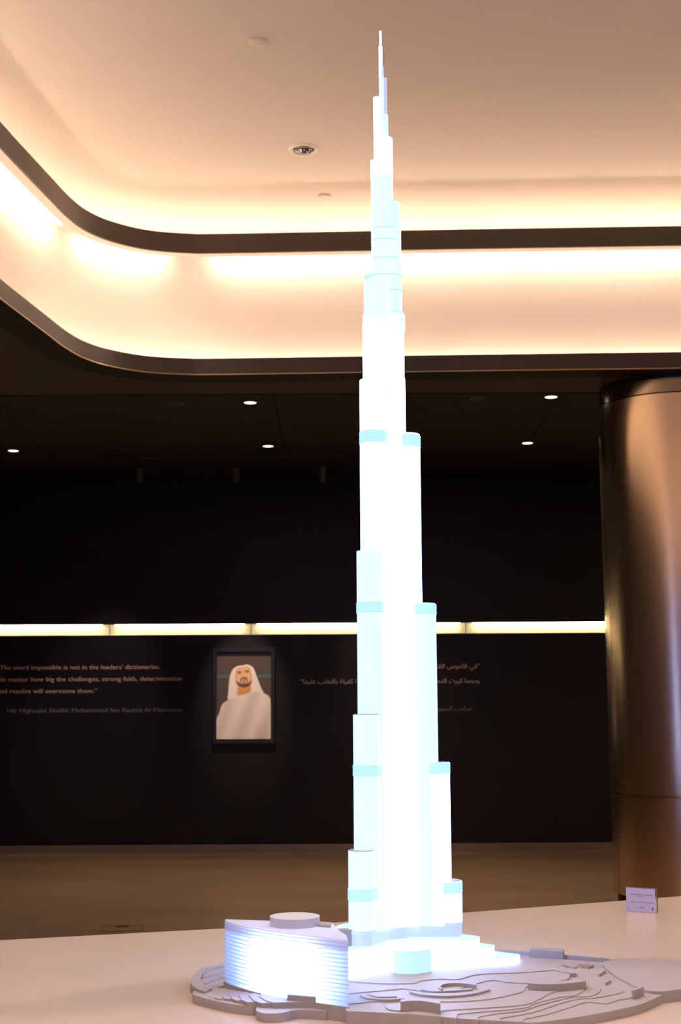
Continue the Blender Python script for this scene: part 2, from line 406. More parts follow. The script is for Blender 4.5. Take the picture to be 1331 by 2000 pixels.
# ------------------------------------------------------------------ wall lettering
AR = {}
def reg(ch, *cs): AR[ch] = cs
for ch, base, n in (('\u0628', 0xFE8F, 4), ('\u0629', 0xFE93, 2), ('\u062a', 0xFE95, 4), ('\u062c', 0xFE9D, 4), ('\u062d', 0xFEA1, 4), ('\u062e', 0xFEA5, 4),
                    ('\u062f', 0xFEA9, 2), ('\u0631', 0xFEAD, 2), ('\u0632', 0xFEAF, 2), ('\u0633', 0xFEB1, 4), ('\u0634', 0xFEB5, 4), ('\u0635', 0xFEB9, 4),
                    ('\u0639', 0xFEC9, 4), ('\u063a', 0xFECD, 4), ('\u0641', 0xFED1, 4), ('\u0642', 0xFED5, 4), ('\u0643', 0xFED9, 4), ('\u0644', 0xFEDD, 4),
                    ('\u0645', 0xFEE1, 4), ('\u0646', 0xFEE5, 4), ('\u0647', 0xFEE9, 4), ('\u0648', 0xFEED, 2), ('\u064a', 0xFEF1, 4), ('\u0627', 0xFE8D, 2),
                    ('\u0625', 0xFE87, 2), ('\u0622', 0xFE81, 2)):
    reg(ch, *[chr(base + i) for i in range(n)])
def shape_ar(txt):
    txt = txt.replace('\u0644\u0627', '\uFEFB'); out = []
    AR['\uFEFB'] = ('\uFEFB', '\uFEFC')
    for i, c in enumerate(txt):
        if c not in AR: out.append(c); continue
        pv = i > 0 and txt[i - 1] in AR and len(AR[txt[i - 1]]) == 4
        nx = i + 1 < len(txt) and txt[i + 1] in AR and len(AR[c]) == 4
        out.append(AR[c][(3 if nx else 1) if pv else (2 if nx else 0)])
    return ''.join(reversed(out))
def text_mesh(s, depth):
    c = bpy.data.curves.new('text_line', 'FONT'); c.body = s; c.size = 1; c.extrude = 0; c.resolution_u = 3
    o = bpy.data.objects.new('text_tmp', c); COL.objects.link(o); bpy.context.view_layer.update()
    me = bpy.data.meshes.new_from_object(o.evaluated_get(bpy.context.evaluated_depsgraph_get()))
    bpy.data.objects.remove(o); bm = bmesh.new(); bm.from_mesh(me); bpy.data.meshes.remove(me)
    r = bmesh.ops.extrude_face_region(bm, geom=bm.faces[:])
    for v in r['geom']:
        if isinstance(v, bmesh.types.BMVert): v.co.z += depth
    return bm
def wall_line(s, xa, xb, yc, h, m_, parent):
    pa, pb = aty(xa, yc, YF), aty(xb, yc, YF); bm = text_mesh(s, .004)
    xs = [v.co.x for v in bm.verts]; x0, x1 = min(xs), max(xs); sx_ = (pb.x - pa.x) / (x1 - x0); z0 = (pa.z + pb.z) / 2 - h * .35
    for v in bm.verts:
        x, y, z = v.co; v.co = (pa.x + (x - x0) * sx_, YF - .0005 - z, z0 + y * h)
    o = obj('text_line', bm, m_, parent, fix=False); o['kind'] = 'stuff'; return o
lt = thing('wall_lettering', 'raised English quotation in small copper letters on the black wall left of the portrait', 'lettering')
HH = .068
wall_line("\u201cThe word impossible is not in the leaders' dictionaries.", -6, 313, 1303, HH, M_letter, lt)
wall_line('No matter how big the challenges, strong faith, determination', -6, 355, 1326, HH, M_letter, lt)
wall_line('and resolve will overcome them.\u201d', -6, 190, 1349.5, HH, M_letter, lt)
wall_line('His Highness Sheikh Mohammed bin Rashid Al Maktoum', 14, 356, 1387, HH * .95, M_letterd, lt)['label'] = 'dim grey attribution line'
ra = thing('wall_lettering', 'raised Arabic quotation in small copper letters on the black wall behind the tower', 'lettering')
wall_line(shape_ar('\u201d\u0641\u064a \u0642\u0627\u0645\u0648\u0633 \u0627\u0644\u0642\u0627\u062f\u0629 \u0644\u0627 \u062a\u0648\u062c\u062f \u0643\u0644\u0645\u0629 \u0645\u0633\u062a\u062d\u064a\u0644'), 722, 938, 1301, HH, M_letter, ra)
wall_line(shape_ar('\u0648\u0645\u0647\u0645\u0627 \u0643\u0628\u0631\u062a \u0627\u0644\u062a\u062d\u062f\u064a\u0627\u062a \u0641\u0625\u0646 \u0627\u0644\u0639\u0632\u064a\u0645\u0629 \u0648\u0627\u0644\u0625\u0635\u0631\u0627\u0631 \u0642\u0627\u062f\u0631\u0629 \u0643\u0641\u064a\u0644\u0629 \u0628\u0627\u0644\u062a\u063a\u0644\u0628 \u0639\u0644\u064a\u0647\u0627\u201c'), 587, 937, 1330, HH, M_letter, ra)
wall_line(shape_ar('\u0635\u0627\u062d\u0628 \u0627\u0644\u0633\u0645\u0648 \u0627\u0644\u0634\u064a\u062e \u0645\u062d\u0645\u062f \u0628\u0646 \u0631\u0627\u0634\u062f \u0622\u0644 \u0645\u0643\u062a\u0648\u0645'), 708, 921, 1384, HH * .95, M_letterd, ra)['label'] = 'dim grey attribution line'

# ------------------------------------------------------------------ framed portrait (flat print)
fx0, fx1, fz0, fz1 = -1.422, -.738, 1.167, 2.220
pr = thing('framed_portrait', 'framed photograph of a bearded man in white robe and headdress on the black wall', 'picture', ((fx0 + fx1) / 2, YF, (fz0 + fz1) / 2))
hw, hh = (fx1 - fx0) / 2, (fz1 - fz0) / 2; fw = .040
D = .055
ew, eh = hw - .042, hh - .046
for nm, q in (('frame_rail', (-hw, hw, hh - .05, hh)), ('frame_rail', (-hw, hw, -hh, -hh + .05)), ('frame_rail', (-hw, -hw + .042, -hh + .05, hh - .05)), ('frame_rail', (hw - .042, hw, -hh + .05, hh - .05))):
    bm = B(q[0], q[1], -D, -.0005, q[2], q[3]); bmesh.ops.bevel(bm, geom=bm.edges[:], offset=.004, segments=2, affect='EDGES')
    obj(nm, bm, M_frame, pr)
obj('backing', B(-hw + .04, hw - .04, -.012, -.001, -hh + .04, hh - .04), M_frame, pr)
obj('bottom_slip', B(-.300, .300, -D + .002, -.014, -.4995, -.4935), mat('silver slip', (.7, .6, .5), .25, .8, bump=.01), pr)
NXP, NYP = 110, 170
def sm(d, s=9.): return max(0., min(1., .5 - d / s))
def inpoly(x, y, poly):
    """signed distance to a polygon, negative inside"""
    dmin = 1e9; ins = False; n = len(poly); j = n - 1
    for i in range(n):
        x1, y1 = poly[j]; x2, y2 = poly[i]
        if (y1 > y) != (y2 > y) and x < (x2 - x1) * (y - y1) / (y2 - y1) + x1: ins = not ins
        dx, dy = x2 - x1, y2 - y1; t = max(0, min(1, ((x - x1) * dx + (y - y1) * dy) / (dx * dx + dy * dy)))
        d = (x - x1 - t * dx) ** 2 + (y - y1 - t * dy) ** 2
        if d < dmin: dmin = d
        j = i
    d = math.sqrt(dmin); return -d if ins else d
def ell(x, y, cx, cy, a, b): return (math.hypot((x - cx) / a, (y - cy) / b) - 1) * min(a, b)
head = catmull([(425, 1040), (415, 900), (430, 690), (455, 570), (510, 480), (600, 440), (660, 436), (735, 418), (800, 440), (850, 480), (885, 570), (930, 690), (985, 830), (1025, 920), (1000, 1080), (700, 1150)], 3, True)
robe = catmull([(215, 1730), (212, 1380), (262, 1250), (300, 1120), (360, 1060), (440, 1020), (560, 985), (600, 962), (700, 945), (800, 890), (960, 900), (1060, 930), (1120, 975), (1150, 1060), (1158, 1400), (1158, 1730)], 3, True)
face = catmull([(540, 560), (548, 500), (600, 468), (660, 465), (730, 450), (785, 480), (805, 545), (825, 640), (815, 730), (760, 800), (690, 815), (620, 800), (560, 750), (530, 660)], 3, True)
neck = [(580, 760), (800, 760), (808, 870), (770, 905), (700, 935), (580, 958)]
def lin(c): return tuple((v / 255) ** 2.2 for v in c)
BGc, GRN, CLO, CLO2, SKN, NEK, BRD, EYE_, LIP = map(lin, ((88, 72, 62), (70, 110, 98), (246, 226, 214), (206, 178, 160), (240, 186, 142), (225, 150, 90), (112, 76, 62), (72, 50, 44), (205, 130, 110)))
def mixc(a, b, t): return tuple(a[i] + (b[i] - a[i]) * t for i in range(3))
def portrait(x, y):
    c = BGc
    yb = 628 - 8 * math.sin((x - 220) / 150) + (-12 if x > 900 else 0)
    c = mixc(c, GRN, sm(abs(y - yb) - 24, 22) * .9)
    c = mixc(c, CLO, sm(inpoly(x, y, head)))
    dr = inpoly(x, y, robe)
    if dr < 12:
        f = .25 + .25 * math.sin((x + (y - 900) * .35) / 62) + .6 * max(0, (y - 1350) / 400) * (x > 850) * .7
        c = mixc(c, mixc(CLO, CLO2, max(0, min(1, f))), sm(dr))
    c = mixc(c, NEK, sm(inpoly(x, y, neck)))
    c = mixc(c, CLO2, sm(abs(x - (575 - (y - 760) * .05)) - 16, 24) * .6 * (700 < y < 960))
    df = inpoly(x, y, face)
    if df < 12:
        c = mixc(c, SKN, sm(df))
        c = mixc(c, NEK, sm(abs(df + 14) - 12, 20) * .6)
        bl = max(0, min(1, (y - 735 + .0025 * (x - 680) ** 2 * 1.0) / 26))
        c = mixc(c, BRD, bl * sm(df))
        c = mixc(c, BRD, sm(ell(x, y, 690, 655, 52, 20), 14) * .85)
        for sx_ in (-1, 1): c = mixc(c, BRD, sm(ell(x, y, 682 + sx_ * 52, 690, 16, 36), 16) * .7)
        c = mixc(c, LIP, sm(ell(x, y, 680, 692, 32, 13), 10))
        c = mixc(c, BRD, sm(ell(x, y, 680, 722, 22, 14), 12) * .8)
        for ex, ey in ((602, 556), (736, 540)):
            c = mixc(c, NEK, sm(ell(x, y, ex, ey, 48, 30), 22) * .8)
            c = mixc(c, EYE_, sm(ell(x, y, ex, ey - 10 - .08 * (x - ex), 40, 8), 10) * .9)
            c = mixc(c, EYE_, sm(ell(x, y, ex + 4, ey + 10, 20, 9), 10) * .85)
        c = mixc(c, NEK, sm(ell(x, y, 672, 620, 26, 12), 16) * .6)
    return c
bm = bmesh.new(); vl = bm.verts.layers.float_color.new('print'); gr = []
for j in range(NYP + 1):
    row = []
    for i in range(NXP + 1):
        X = 212 + (1158 - 212) * i / NXP; Y = 236 + (1728 - 236) * j / NYP
        v = bm.verts.new((-.302 + .604 * i / NXP, -.0125, .455 - .950 * j / NYP)); v[vl] = (*portrait(X, Y), 1); row.append(v)
    gr.append(row)
for j in range(NYP):
    for i in range(NXP): bm.faces.new((gr[j][i], gr[j + 1][i], gr[j + 1][i + 1], gr[j][i + 1]))
obj('photo_print', bm, vcol_mat('printed portrait'), pr, fix=False)

# ------------------------------------------------------------------ display table
TZ = .80
edge = catmull([(-3.4, 3.88), (-2.2, 4.27), (-1.128, 4.598), (-.408, 4.815), (-.03, 4.93), (.445, 5.145), (1.104, 5.44), (1.349, 5.55), (2.2, 5.93), (3.0, 6.3)], 4)
topo = [(3.4, 5.9), (3.4, 2.4), (3.0, 2.0), (-2.9, 2.0), (-3.5, 2.5)] + edge
tb = thing('display_table', 'large low cream display table carrying the lit tower model', 'table', (0, 4, 0))
tp = [(x, y - 4) for x, y in topo]
bm = P(tp, TZ - .05, TZ); bmesh.ops.bevel(bm, geom=[e for e in bm.edges if abs(e.verts[0].co.z - TZ) < 1e-4 and abs(e.verts[1].co.z - TZ) < 1e-4], offset=.003, segments=2, affect='EDGES')
obj('table_top', bm, M_table, tb)
ins = offset(tp, -.12); obj('plinth', P(ins, 0, TZ - .05), M_tside, tb)

# ------------------------------------------------------------------ terrain of the model
tn = thing('model_terrain', 'white layered contour landscape base under the tower model, on the cream table', 'model base', (0, 4, TZ))
def wp(pts, z): return [(atz(x, y, z).x, atz(x, y, z).y - 4) for x, y in pts]
def tplate(name, pts, z, n=3, zb=None, smooth=True, m_=None):
    q = catmull(wp(pts, z), n, True) if smooth else wp(pts, z)
    bm = P(q, (0 if zb is None else zb - TZ), z - TZ); return obj(name, bm, m_ or M_model, tn)
lip = [(376, 1941), (395, 1948), (427, 1956), (460, 1962), (494, 1966), (507, 1963), (500, 1969), (503, 1975), (518, 1979), (549, 1978.5), (582, 1972), (637, 1974.5), (644, 1971), (680, 1975), (782, 1980), (847, 1985), (892, 1989), (935, 1992), (979, 1994.5), (1023, 1997),
       (1067, 1995), (1131, 1986), (1195, 1974.5), (1246, 1963), (1279.5, 1950), (1297, 1940)]
right = [(1298, 1937.5), (1331, 1934), (1400, 1926), (1450, 1912), (1445, 1896), (1390, 1883), (1331, 1878), (1290, 1875.5), (1246, 1875), (1195, 1877.5)]
back = [(1186, 1877), (1103, 1867), (1035, 1861), (995, 1859), (900, 1851), (760, 1846), (600, 1850), (500, 1868), (441, 1881), (410, 1886.5), (388, 1895), (375, 1908), (372, 1921), (381, 1931)]
Z0 = .822
tplate('base_board', lip + right[:0] + right + back, Z0)
tplate('round_board', [(1180, 1878), (1246, 1872), (1331, 1874), (1420, 1884), (1460, 1904), (1420, 1924), (1331, 1932), (1297, 1936), (1262, 1934), (1225, 1918), (1195, 1900)], .829, zb=TZ)
backc = [(1108, 1890), (1050, 1872), (990, 1864), (900, 1856), (760, 1850), (690, 1856), (684, 1900)]
lipl = [(676, 1940), (676, 1974), (680, 1974.5), (782, 1979.5)]
dz = .0024
L1 = [(1024, 1996), (1026, 1990), (1074, 1979.6), (1118, 1965.5), (1149, 1956.6), (1185, 1960), (1208, 1952.7), (1235, 1947), (1246, 1925), (1190, 1895)]
L2 = [(979, 1994), (981, 1988), (1041, 1977), (1092, 1960.4), (1131, 1950.5), (1154, 1949.5), (1190, 1943.8), (1220, 1934.8), (1205, 1915), (1170, 1893)]
L3 = [(935, 1991.5), (937, 1985.6), (974, 1979), (1020, 1974), (1054, 1963), (1092, 1953), (1123, 1946.5), (1154, 1945), (1175, 1930), (1150, 1892)]
L4 = [(892, 1988.5), (894, 1983.5), (906, 1979), (1020, 1969), (1044, 1960), (1092, 1947.6), (1128, 1942), (1150, 1920), (1135, 1890)]
L5 = [(862, 1985), (863, 1974), (935, 1969), (1020, 1962.6), (1051, 1952.7), (1074, 1940), (1110, 1925), (1122, 1892)]
lips = [[(847, 1984.5), (892, 1988.5), (935, 1991.5), (979, 1994)], [(847, 1984.5), (892, 1988.5), (935, 1991.5)], [(847, 1984.5), (892, 1988.5)], [(847, 1984.5)], []]
z = Z0
for L, e in zip((L1, L2, L3, L4, L5), lips):
    z += dz; tplate('contour_board', lipl + e + catmull(L, 4) + backc, z, 1, smooth=False)
L6 = [(686, 1960), (713, 1957.5), (741, 1955), (782, 1955.5), (856, 1956), (910, 1955), (963, 1949.8), (1020, 1937), (1032, 1926), (1090, 1920), (1115, 1892)]
z += dz; tplate('contour_board', [(676, 1940), (677, 1960)] + catmull(L6, 3) + backc, z, 1, smooth=False)
L9a = [(680, 1940), (767, 1932.5), (790, 1930.7), (823, 1935), (850, 1937), (880, 1936), (930, 1921), (963, 1914), (990, 1918), (1041, 1920), (1092, 1915.6), (1113, 1909), (1112, 1890)]
z += dz; tplate('contour_board', [(676, 1940)] + catmull(L9a, 3) + backc, z, 1, smooth=False)
L9 = [(676, 1914), (681, 1916), (751, 1920.5), (808, 1919.7), (823, 1915), (859, 1911.5), (897, 1912), (935, 1902.6), (1020, 1899), (1082, 1894)]
z += dz; ZG = z; tplate('contour_board', catmull(L9, 4) + [(1090, 1888)] + backc[1:], z, 1, smooth=False)
# thin concentric rings of the plaza and the small crescents
def arc_strip(name, outer_, inner_, z, zb): return tplate(name, catmull(outer_, 4) + catmull(inner_, 4)[::-1], z, 1, zb, False)
arc_strip('contour_step', [(800, 1937), (823, 1942), (871, 1945), (922, 1941), (958, 1932)], [(800, 1935), (823, 1938), (871, 1940), (922, 1936), (957, 1929)], ZG + .001, Z0)
arc_strip('contour_step', [(823, 1932), (845, 1936), (880, 1935), (925, 1932)], [(824, 1929), (847, 1932), (880, 1932), (920, 1930)], ZG + .0025, Z0)
arc_strip('curved_wall', [(931, 1924), (900, 1920), (872, 1921), (861, 1926), (866, 1931)], [(931, 1921), (900, 1917), (868, 1918), (856, 1926), (862, 1932)], ZG + .006, Z0)
arc_strip('contour_step', [(703, 1943.5), (720, 1949), (756, 1952), (792, 1949.5)], [(703, 1941), (725, 1943), (756, 1945), (790, 1944)], ZG + .000, Z0)
arc_strip('contour_step', [(718, 1941), (740, 1946.5), (776, 1946)], [(720, 1939), (742, 1941), (774, 1942)], ZG + .003, Z0)
arc_strip('contour_step', [(752, 1962), (757, 1970), (775, 1973.5), (792, 1972.5)], [(756, 1961), (770, 1960), (780, 1961), (792, 1963)], ZG - .0045, Z0)
arc_strip('contour_step', [(1082, 1894), (1120, 1901), (1125, 1898)], [(1082, 1890), (1115, 1893), (1122, 1894)], ZG + .001, Z0)
for k in range(5):
    tplate('stair_step', [(1098 + 9 * k, 1884 - .4 * k), (1113 + 9 * k, 1879 - .6 * k), (1137 + 6 * k, 1881 + .8 * k), (1122 + 5 * k, 1890 + .6 * k)], Z0 + .004 + .0018 * (5 - k), 1, Z0, False)
for q in ([(1168, 1901), (1181, 1892), (1184, 1894), (1172, 1903)], [(1182, 1919), (1192, 1912), (1194, 1914), (1184, 1920)]): tplate('low_wall', q, Z0 + .012, 1, Z0, False)
# small block buildings standing on the boards
def block(name, pts, z0_, h, sm_=False):
    q = wp(pts, z0_); q = catmull(q, 4, True) if sm_ else q
    return obj(name, P(q, z0_ - TZ - .01, z0_ - TZ + h), M_model, tn)
block('block_building', [(561, 1962), (617, 1966.5), (618, 1960), (564, 1956)], Z0 + .004, .0235)
zz = Z0 + 4 * dz
front = catmull([(783, 1979), (800, 1977), (822, 1977), (845, 1980), (861, 1983)], 3); bk = catmull([(861, 1976), (845, 1974), (822, 1971), (800, 1972), (784, 1974)], 3)
block('block_building', front + bk, zz, .026)
front = catmull([(1032, 1937), (1060, 1939), (1100, 1938), (1146, 1933)], 3); bk = catmull([(1146, 1928), (1100, 1932), (1060, 1933), (1034, 1931)], 3)
block('block_building', front + bk, Z0 + 3 * dz, .021)
block('block_building', [(1235, 1950), (1240, 1951), (1259, 1943), (1254, 1941)], Z0 + dz, .020)
block('block_building', [(1036, 1870), (1101, 1874), (1103, 1868), (1040, 1864)], Z0, .022)
block('boundary_wall', [(1103, 1873), (1188, 1880), (1188, 1879), (1103, 1871.5)], Z0, .011)
block('boundary_wall', [(975, 1863), (1036, 1867), (1036, 1865.5), (975, 1861.5)], Z0, .011)
# fan of crescent boards, left
fan = [[(409, 1947.5), (404, 1943), (406, 1937)], [(427, 1951), (419, 1948), (421, 1939)], [(440, 1950.5), (434, 1947), (434, 1940)], [(461, 1953.5), (453, 1950), (449, 1942)], [(483, 1957), (472, 1953), (467, 1943)], [(511, 1959), (496, 1954), (486, 1944)], [(557, 1957.5), (534, 1958), (520, 1954), (507, 1946)]]
z = Z0 - .0015
for k, f in enumerate(fan):
    z += .0022; tplate('crescent_board', [(640, 1957), (600, 1957)] + f + [(470 + 8 * k, 1925), (560, 1900), (640, 1915)], z, 1, Z0 - .01, False)
# raised rim and channels, far left
arc_strip('raised_rim', [(450, 1879), (410, 1886), (388, 1894.5), (375, 1908), (373, 1920), (383, 1930), (400, 1936)], [(450, 1884), (415, 1890), (399, 1898), (393, 1908), (394, 1917), (402, 1925), (414, 1930)], Z0 + .007, Z0)
tplate('low_wall', [(397, 1909), (450, 1896), (450, 1892), (397, 1904)], Z0 + .004, 1, Z0, False)
tplate('low_wall', [(402, 1921), (412, 1916), (450, 1904), (450, 1901), (410, 1912), (399, 1918)], Z0 + .004, 1, Z0, False)
tplate('low_wall', [(424, 1925), (432, 1927), (450, 1921), (450, 1918), (432, 1923), (426, 1921)], Z0 + .004, 1, Z0, False)

# ------------------------------------------------------------------ tower
TX, TY = .137, 4.05
tw = thing('tower_model', 'tall illuminated white model tower with stepped rounded wings and thin spire', 'model tower', (TX, TY, ZG))
def capsule(T, r, th, n=14, back_=0.):
    """outline of a rounded wing running from the axis to distance T in direction th"""
    pts = []
    for k in range(n + 1):
        a = th - math.pi / 2 + math.pi * k / n; pts.append((T * math.cos(th) + r * math.cos(a), T * math.sin(th) + r * math.sin(a)))
    for k in range(n + 1):
        a = th + math.pi / 2 + math.pi * k / n; pts.append((-back_ * math.cos(th) + r * .7 * math.cos(a), -back_ * math.sin(th) + r * math.sin(a) if 0 else -back_ * math.sin(th) + r * .7 * math.sin(a)))
    return pts
ang = {'R': 0.0, 'F': math.radians(-120), 'B': math.radians(120)}
def lz(z): return z - ZG
PODZ = .896
RW = [(.2105, 1.0500), (.1810, 1.3893), (.1477, 1.8563), (.1068, 2.3728), (.0638, 2.5494), (.0620, 2.7442)]
FW = [(.1673, 1.1524), (.1323, 1.5303), (.1028, 2.0065), (.0752, 2.5277), (.0576, 2.7141), (.0466, 2.8484)]
RR = [.036, .037, .038, .039, .036, .034]
mods = {'R': [], 'F': [], 'B': []}
for j, (tip, zt) in enumerate(RW): mods['R'].append((tip - RR[j], RR[j], zt))
for j, (T, zt) in enumerate(FW): mods['F'].append((T, [.037, .038, .039, .040, .038, .038][j], zt))
for j in range(5): mods['B'].append((FW[j + 1][0] * .96, .036, FW[j + 1][1] - .03))
for wname, ms in mods.items():
    for j, (T, r, zt) in enumerate(ms):
        m_ = G_side if (j in (0, 1, 2, 5) and wname != 'R') or (wname == 'R' and j == 2) else G_white
        z0_ = PODZ + .032 if True else 0
        obj('wing_section', P(capsule(T, r, ang[wname]), lz(z0_), lz(zt)), m_, tw, smooth=True)
        if 2 > j or (wname == 'R' and j < 4) or j == 3:
            obj('wing_cap', P(capsule(T, r - .002, ang[wname]), lz(zt), lz(zt + .0022)), G_tip if j < 2 else G_pale, tw, smooth=True)
obj('core_section', P(circ(0, 0, .062, 40), lz(PODZ + .032), lz(2.366)), G_white, tw, smooth=True)
obj('core_section', P(circ(0, 0, .050, 40), lz(2.366), lz(2.742)), G_white, tw, smooth=True)
# mechanical-floor bands: ribbed rings that follow every wing present at that height
def union_band(z0_, z1_, grow, ribs, m1, m2, Tsel=None):
    zc = (z0_ + z1_) / 2
    for wname, ms in mods.items():
        alive = [q for q in ms if q[2] >= z1_ - .012]
        if not alive: continue
        T, r, _ = alive[0]
        b_ = obj('floor_band', P(capsule(T, r + grow, ang[wname]), lz(z0_), lz(z1_)), m1, tw, smooth=True)
        if ribs:
            h = (z1_ - z0_) / ribs
            for k in range(ribs): obj('rib', P(capsule(T, r + grow + .0016, ang[wname]), lz(z0_ + h * (k + .3)), lz(z0_ + h * (k + .55))), m2, b_, smooth=True)
for z0_, z1_ in ((1.017, 1.049), (1.3573, 1.3890), (1.8240, 1.8555), (2.3322, 2.3700)): union_band(z0_, z1_, .0010, 6, G_band, G_rib)
union_band(PODZ + .001, PODZ + .031, -.0015, 0, G_dim, G_dim)
union_band(PODZ + .031, PODZ + .041, .0005, 0, G_grey, G_grey)
obj('floor_band', P(circ(0, 0, .061, 40), lz(PODZ), lz(PODZ + .032)), G_dim, tw, smooth=True)
# upper shafts: each from its left and right edge, top and bottom
UP = [(741.6, 745.6, 61, 91, G_white), (740.4, 747.3, 91, 153, G_white), (744, 750.3, 131, 155, G_grey), (741.3, 751.5, 152, 272, G_side), (748, 756.5, 153, 228, G_grey),
      (730.3, 743, 191, 316, G_white), (744, 759, 226, 274, G_pale), (731.6, 767.3, 272, 352, G_white), (724.2, 745, 315, 352, G_white), (725.3, 768.3, 350, 455, G_side),
      (750, 782.6, 398, 455, G_pale), (725.6, 784, 449, 496, G_side), (727.6, 782.8, 493, 550, G_side), (752, 786, 512, 622, G_pale), (711.6, 776, 548, 622, G_side), (708.6, 791.5, 617, 650, G_side)]
for xl, xr, yt, yb, m_ in UP:
    a, b = aty(xl, (yt + yb) / 2, TY), aty(xr, (yt + yb) / 2, TY); zt = aty((xl + xr) / 2, yt, TY).z; zb = aty((xl + xr) / 2, yb, TY).z
    wd = b.x - a.x; r = min(wd / 2, .030); L_ = wd / 2 - r; cx = (a.x + b.x) / 2 - TX
    pts = [(cx + L_ + r * math.cos(t), r * math.sin(t)) for t in [-math.pi / 2 + math.pi * k / 12 for k in range(13)]] + [(cx - L_ + r * math.cos(t), r * math.sin(t)) for t in [math.pi / 2 + math.pi * k / 12 for k in range(13)]]
    big = wd > .03
    o = obj('shaft_section' if big else 'spire_section', P(pts, lz(zb), lz(zt)), m_, tw, smooth=True)
for xl, xr, y in ((725, 783.5, 449.5), (725, 784.5, 472), (727, 783.5, 508), (711.5, 787, 541), (711.5, 788, 571), (709.5, 790, 613), (708.2, 792, 628), (731, 768, 351)):
    a, b = aty(xl, y, TY), aty(xr, y, TY); wd = b.x - a.x; r = .0303; L_ = wd / 2 - r; cx = (a.x + b.x) / 2 - TX
    pts = [(cx + L_ + r * math.cos(t), r * math.sin(t)) for t in [-math.pi / 2 + math.pi * k / 12 for k in range(13)]] + [(cx - L_ + r * math.cos(t), r * math.sin(t)) for t in [math.pi / 2 + math.pi * k / 12 for k in range(13)]]
    obj('joint_ring', P(pts, lz(a.z - .0012), lz(a.z + .0012)), G_line, tw, smooth=True)

# podium tiers of the tower
def tier(pts, z0_, z1_, m_, cap):
    q = catmull([(x - TX, y - TY) for x, y in pts], 5, True)
    o = obj('podium_tier', P(q, lz(z0_), lz(z1_ - .002)), m_, tw)
    obj('roof_edge', P(offset(q, .0015), lz(z1_ - .002), lz(z1_)), cap, o)
tier([(-.03, 3.70), (.015, 3.722), (.075, 3.780), (.136, 3.824), (.253, 3.862), (.38, 3.885), (.473, 3.917), (.497, 3.95), (.45, 3.99), (.30, 4.12), (.15, 4.30), (.02, 4.38), (-.06, 4.28), (-.02, 4.05), (-.09, 3.80)], ZG + .0002, ZG + .018, G_white, G_band)
tier([(-.01, 3.76), (.03, 3.77), (.09, 3.835), (.15, 3.885), (.26, 3.91), (.37, 3.94), (.42, 3.965), (.428, 3.99), (.38, 4.03), (.28, 4.12), (.15, 4.25), (.03, 4.33), (-.04, 4.26), (-.01, 4.05), (-.06, 3.84)], ZG + .018, ZG + .038, G_white, G_band)
tier([(.0, 3.83), (.05, 3.835), (.10, 3.895), (.16, 3.945), (.26, 3.965), (.35, 3.98), (.385, 4.00), (.390, 4.03), (.35, 4.07), (.26, 4.11), (.15, 4.20), (.04, 4.29), (-.02, 4.22), (.0, 4.05), (-.03, 3.88)], ZG + .038, PODZ, G_white, G_band)
# lens-shaped drum in front of the podium
a, b = atz(767, 1898, ZG), atz(843, 1895, ZG); cx, cy = (a.x + b.x) / 2, (a.y + b.y) / 2 - .012; rx = (b.x - a.x) / 2
pts = []
for k in range(48):
    t = 2 * math.pi * k / 48; c, s_ = math.cos(t), math.sin(t); pts.append((rx * c, rx * .62 * s_ * (1 if c < 0 else (1 - .55 * c))))
dr = thing('drum_pavilion', 'small glowing pale cyan drum building in front of the tower podium', 'model building', (cx, cy, ZG + .0002), math.radians(4))
obj('drum_wall', P(pts, 0, .058), T_drum, dr, smooth=True)
obj('drum_roof', P(offset(pts, .0008), .058, .0595), G_grey, dr, smooth=True)

# ------------------------------------------------------------------ curved office block
OZ = .99; OB = .8362
of = thing('office_block_model', 'glowing curved white model office block with thin floor slabs, left of the tower', 'model building', (-.15, 3.55, OB))
roof_px = [(441, 1800), (455, 1804.5), (470.6, 1808.5), (490, 1813), (511, 1816.8), (531, 1820), (551.7, 1823), (577, 1826), (602, 1829), (633, 1832.5), (655, 1835), (679, 1837.5)] + \
          [(676, 1827), (664, 1820), (656, 1812), (650, 1804.5), (625, 1801.5), (585, 1800), (531, 1799.5), (491, 1798), (441, 1796.3)]
fp = [(atz(x, y, OZ).x + .15, atz(x, y, OZ).y - 3.55) for x, y in roof_px]
def oz(z): return z - OB
obj('building_base', P([(x - .15, y - .45) for x, y in offset(fp, .004)], 0, OB - .0002 - TZ), M_model, tn)
obj('facade', P(fp, oz(OB), oz(.968), caps=False), T_facade, of)
obj('parapet', P(offset(fp, .001), oz(.968), oz(OZ), caps=False), T_para, of)
obj('roof', P(offset(fp, .001), oz(OZ), oz(OZ + .0012)), T_para, of)
M_slab = mat('frosted slab edge', (.62, .70, .86), .4, bump=.01)
for k in range(13):
    z = .9655 - .0098 * k
    obj('floor_slab', plate_holes([offset(fp, .0028 if k % 2 else .0034), offset(fp, -.0004)], oz(z), oz(z + .0008)), M_slab, of)
for z in (.975, .984): obj('floor_slab', plate_holes([offset(fp, .0030), offset(fp, .0006)], oz(z), oz(z + .0008)), M_slab, of)
fa, fb_ = Vector(fp[3]), Vector(fp[9]); n_ = Vector((-(fb_ - fa).y, (fb_ - fa).x)).normalized()
p1 = fa + (fb_ - fa) * .10 + n_ * .035; p2 = fa + (fb_ - fa) * .85 + n_ * .035
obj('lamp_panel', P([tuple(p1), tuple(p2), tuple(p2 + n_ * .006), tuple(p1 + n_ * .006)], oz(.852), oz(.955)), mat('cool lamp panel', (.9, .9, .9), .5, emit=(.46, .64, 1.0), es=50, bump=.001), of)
dc = (atz(577, 1796, 1.0).x + .15, 3.640 - 3.55); M_dr = mat('white roof drum', (.70, .72, .80), .5, bump=.01)
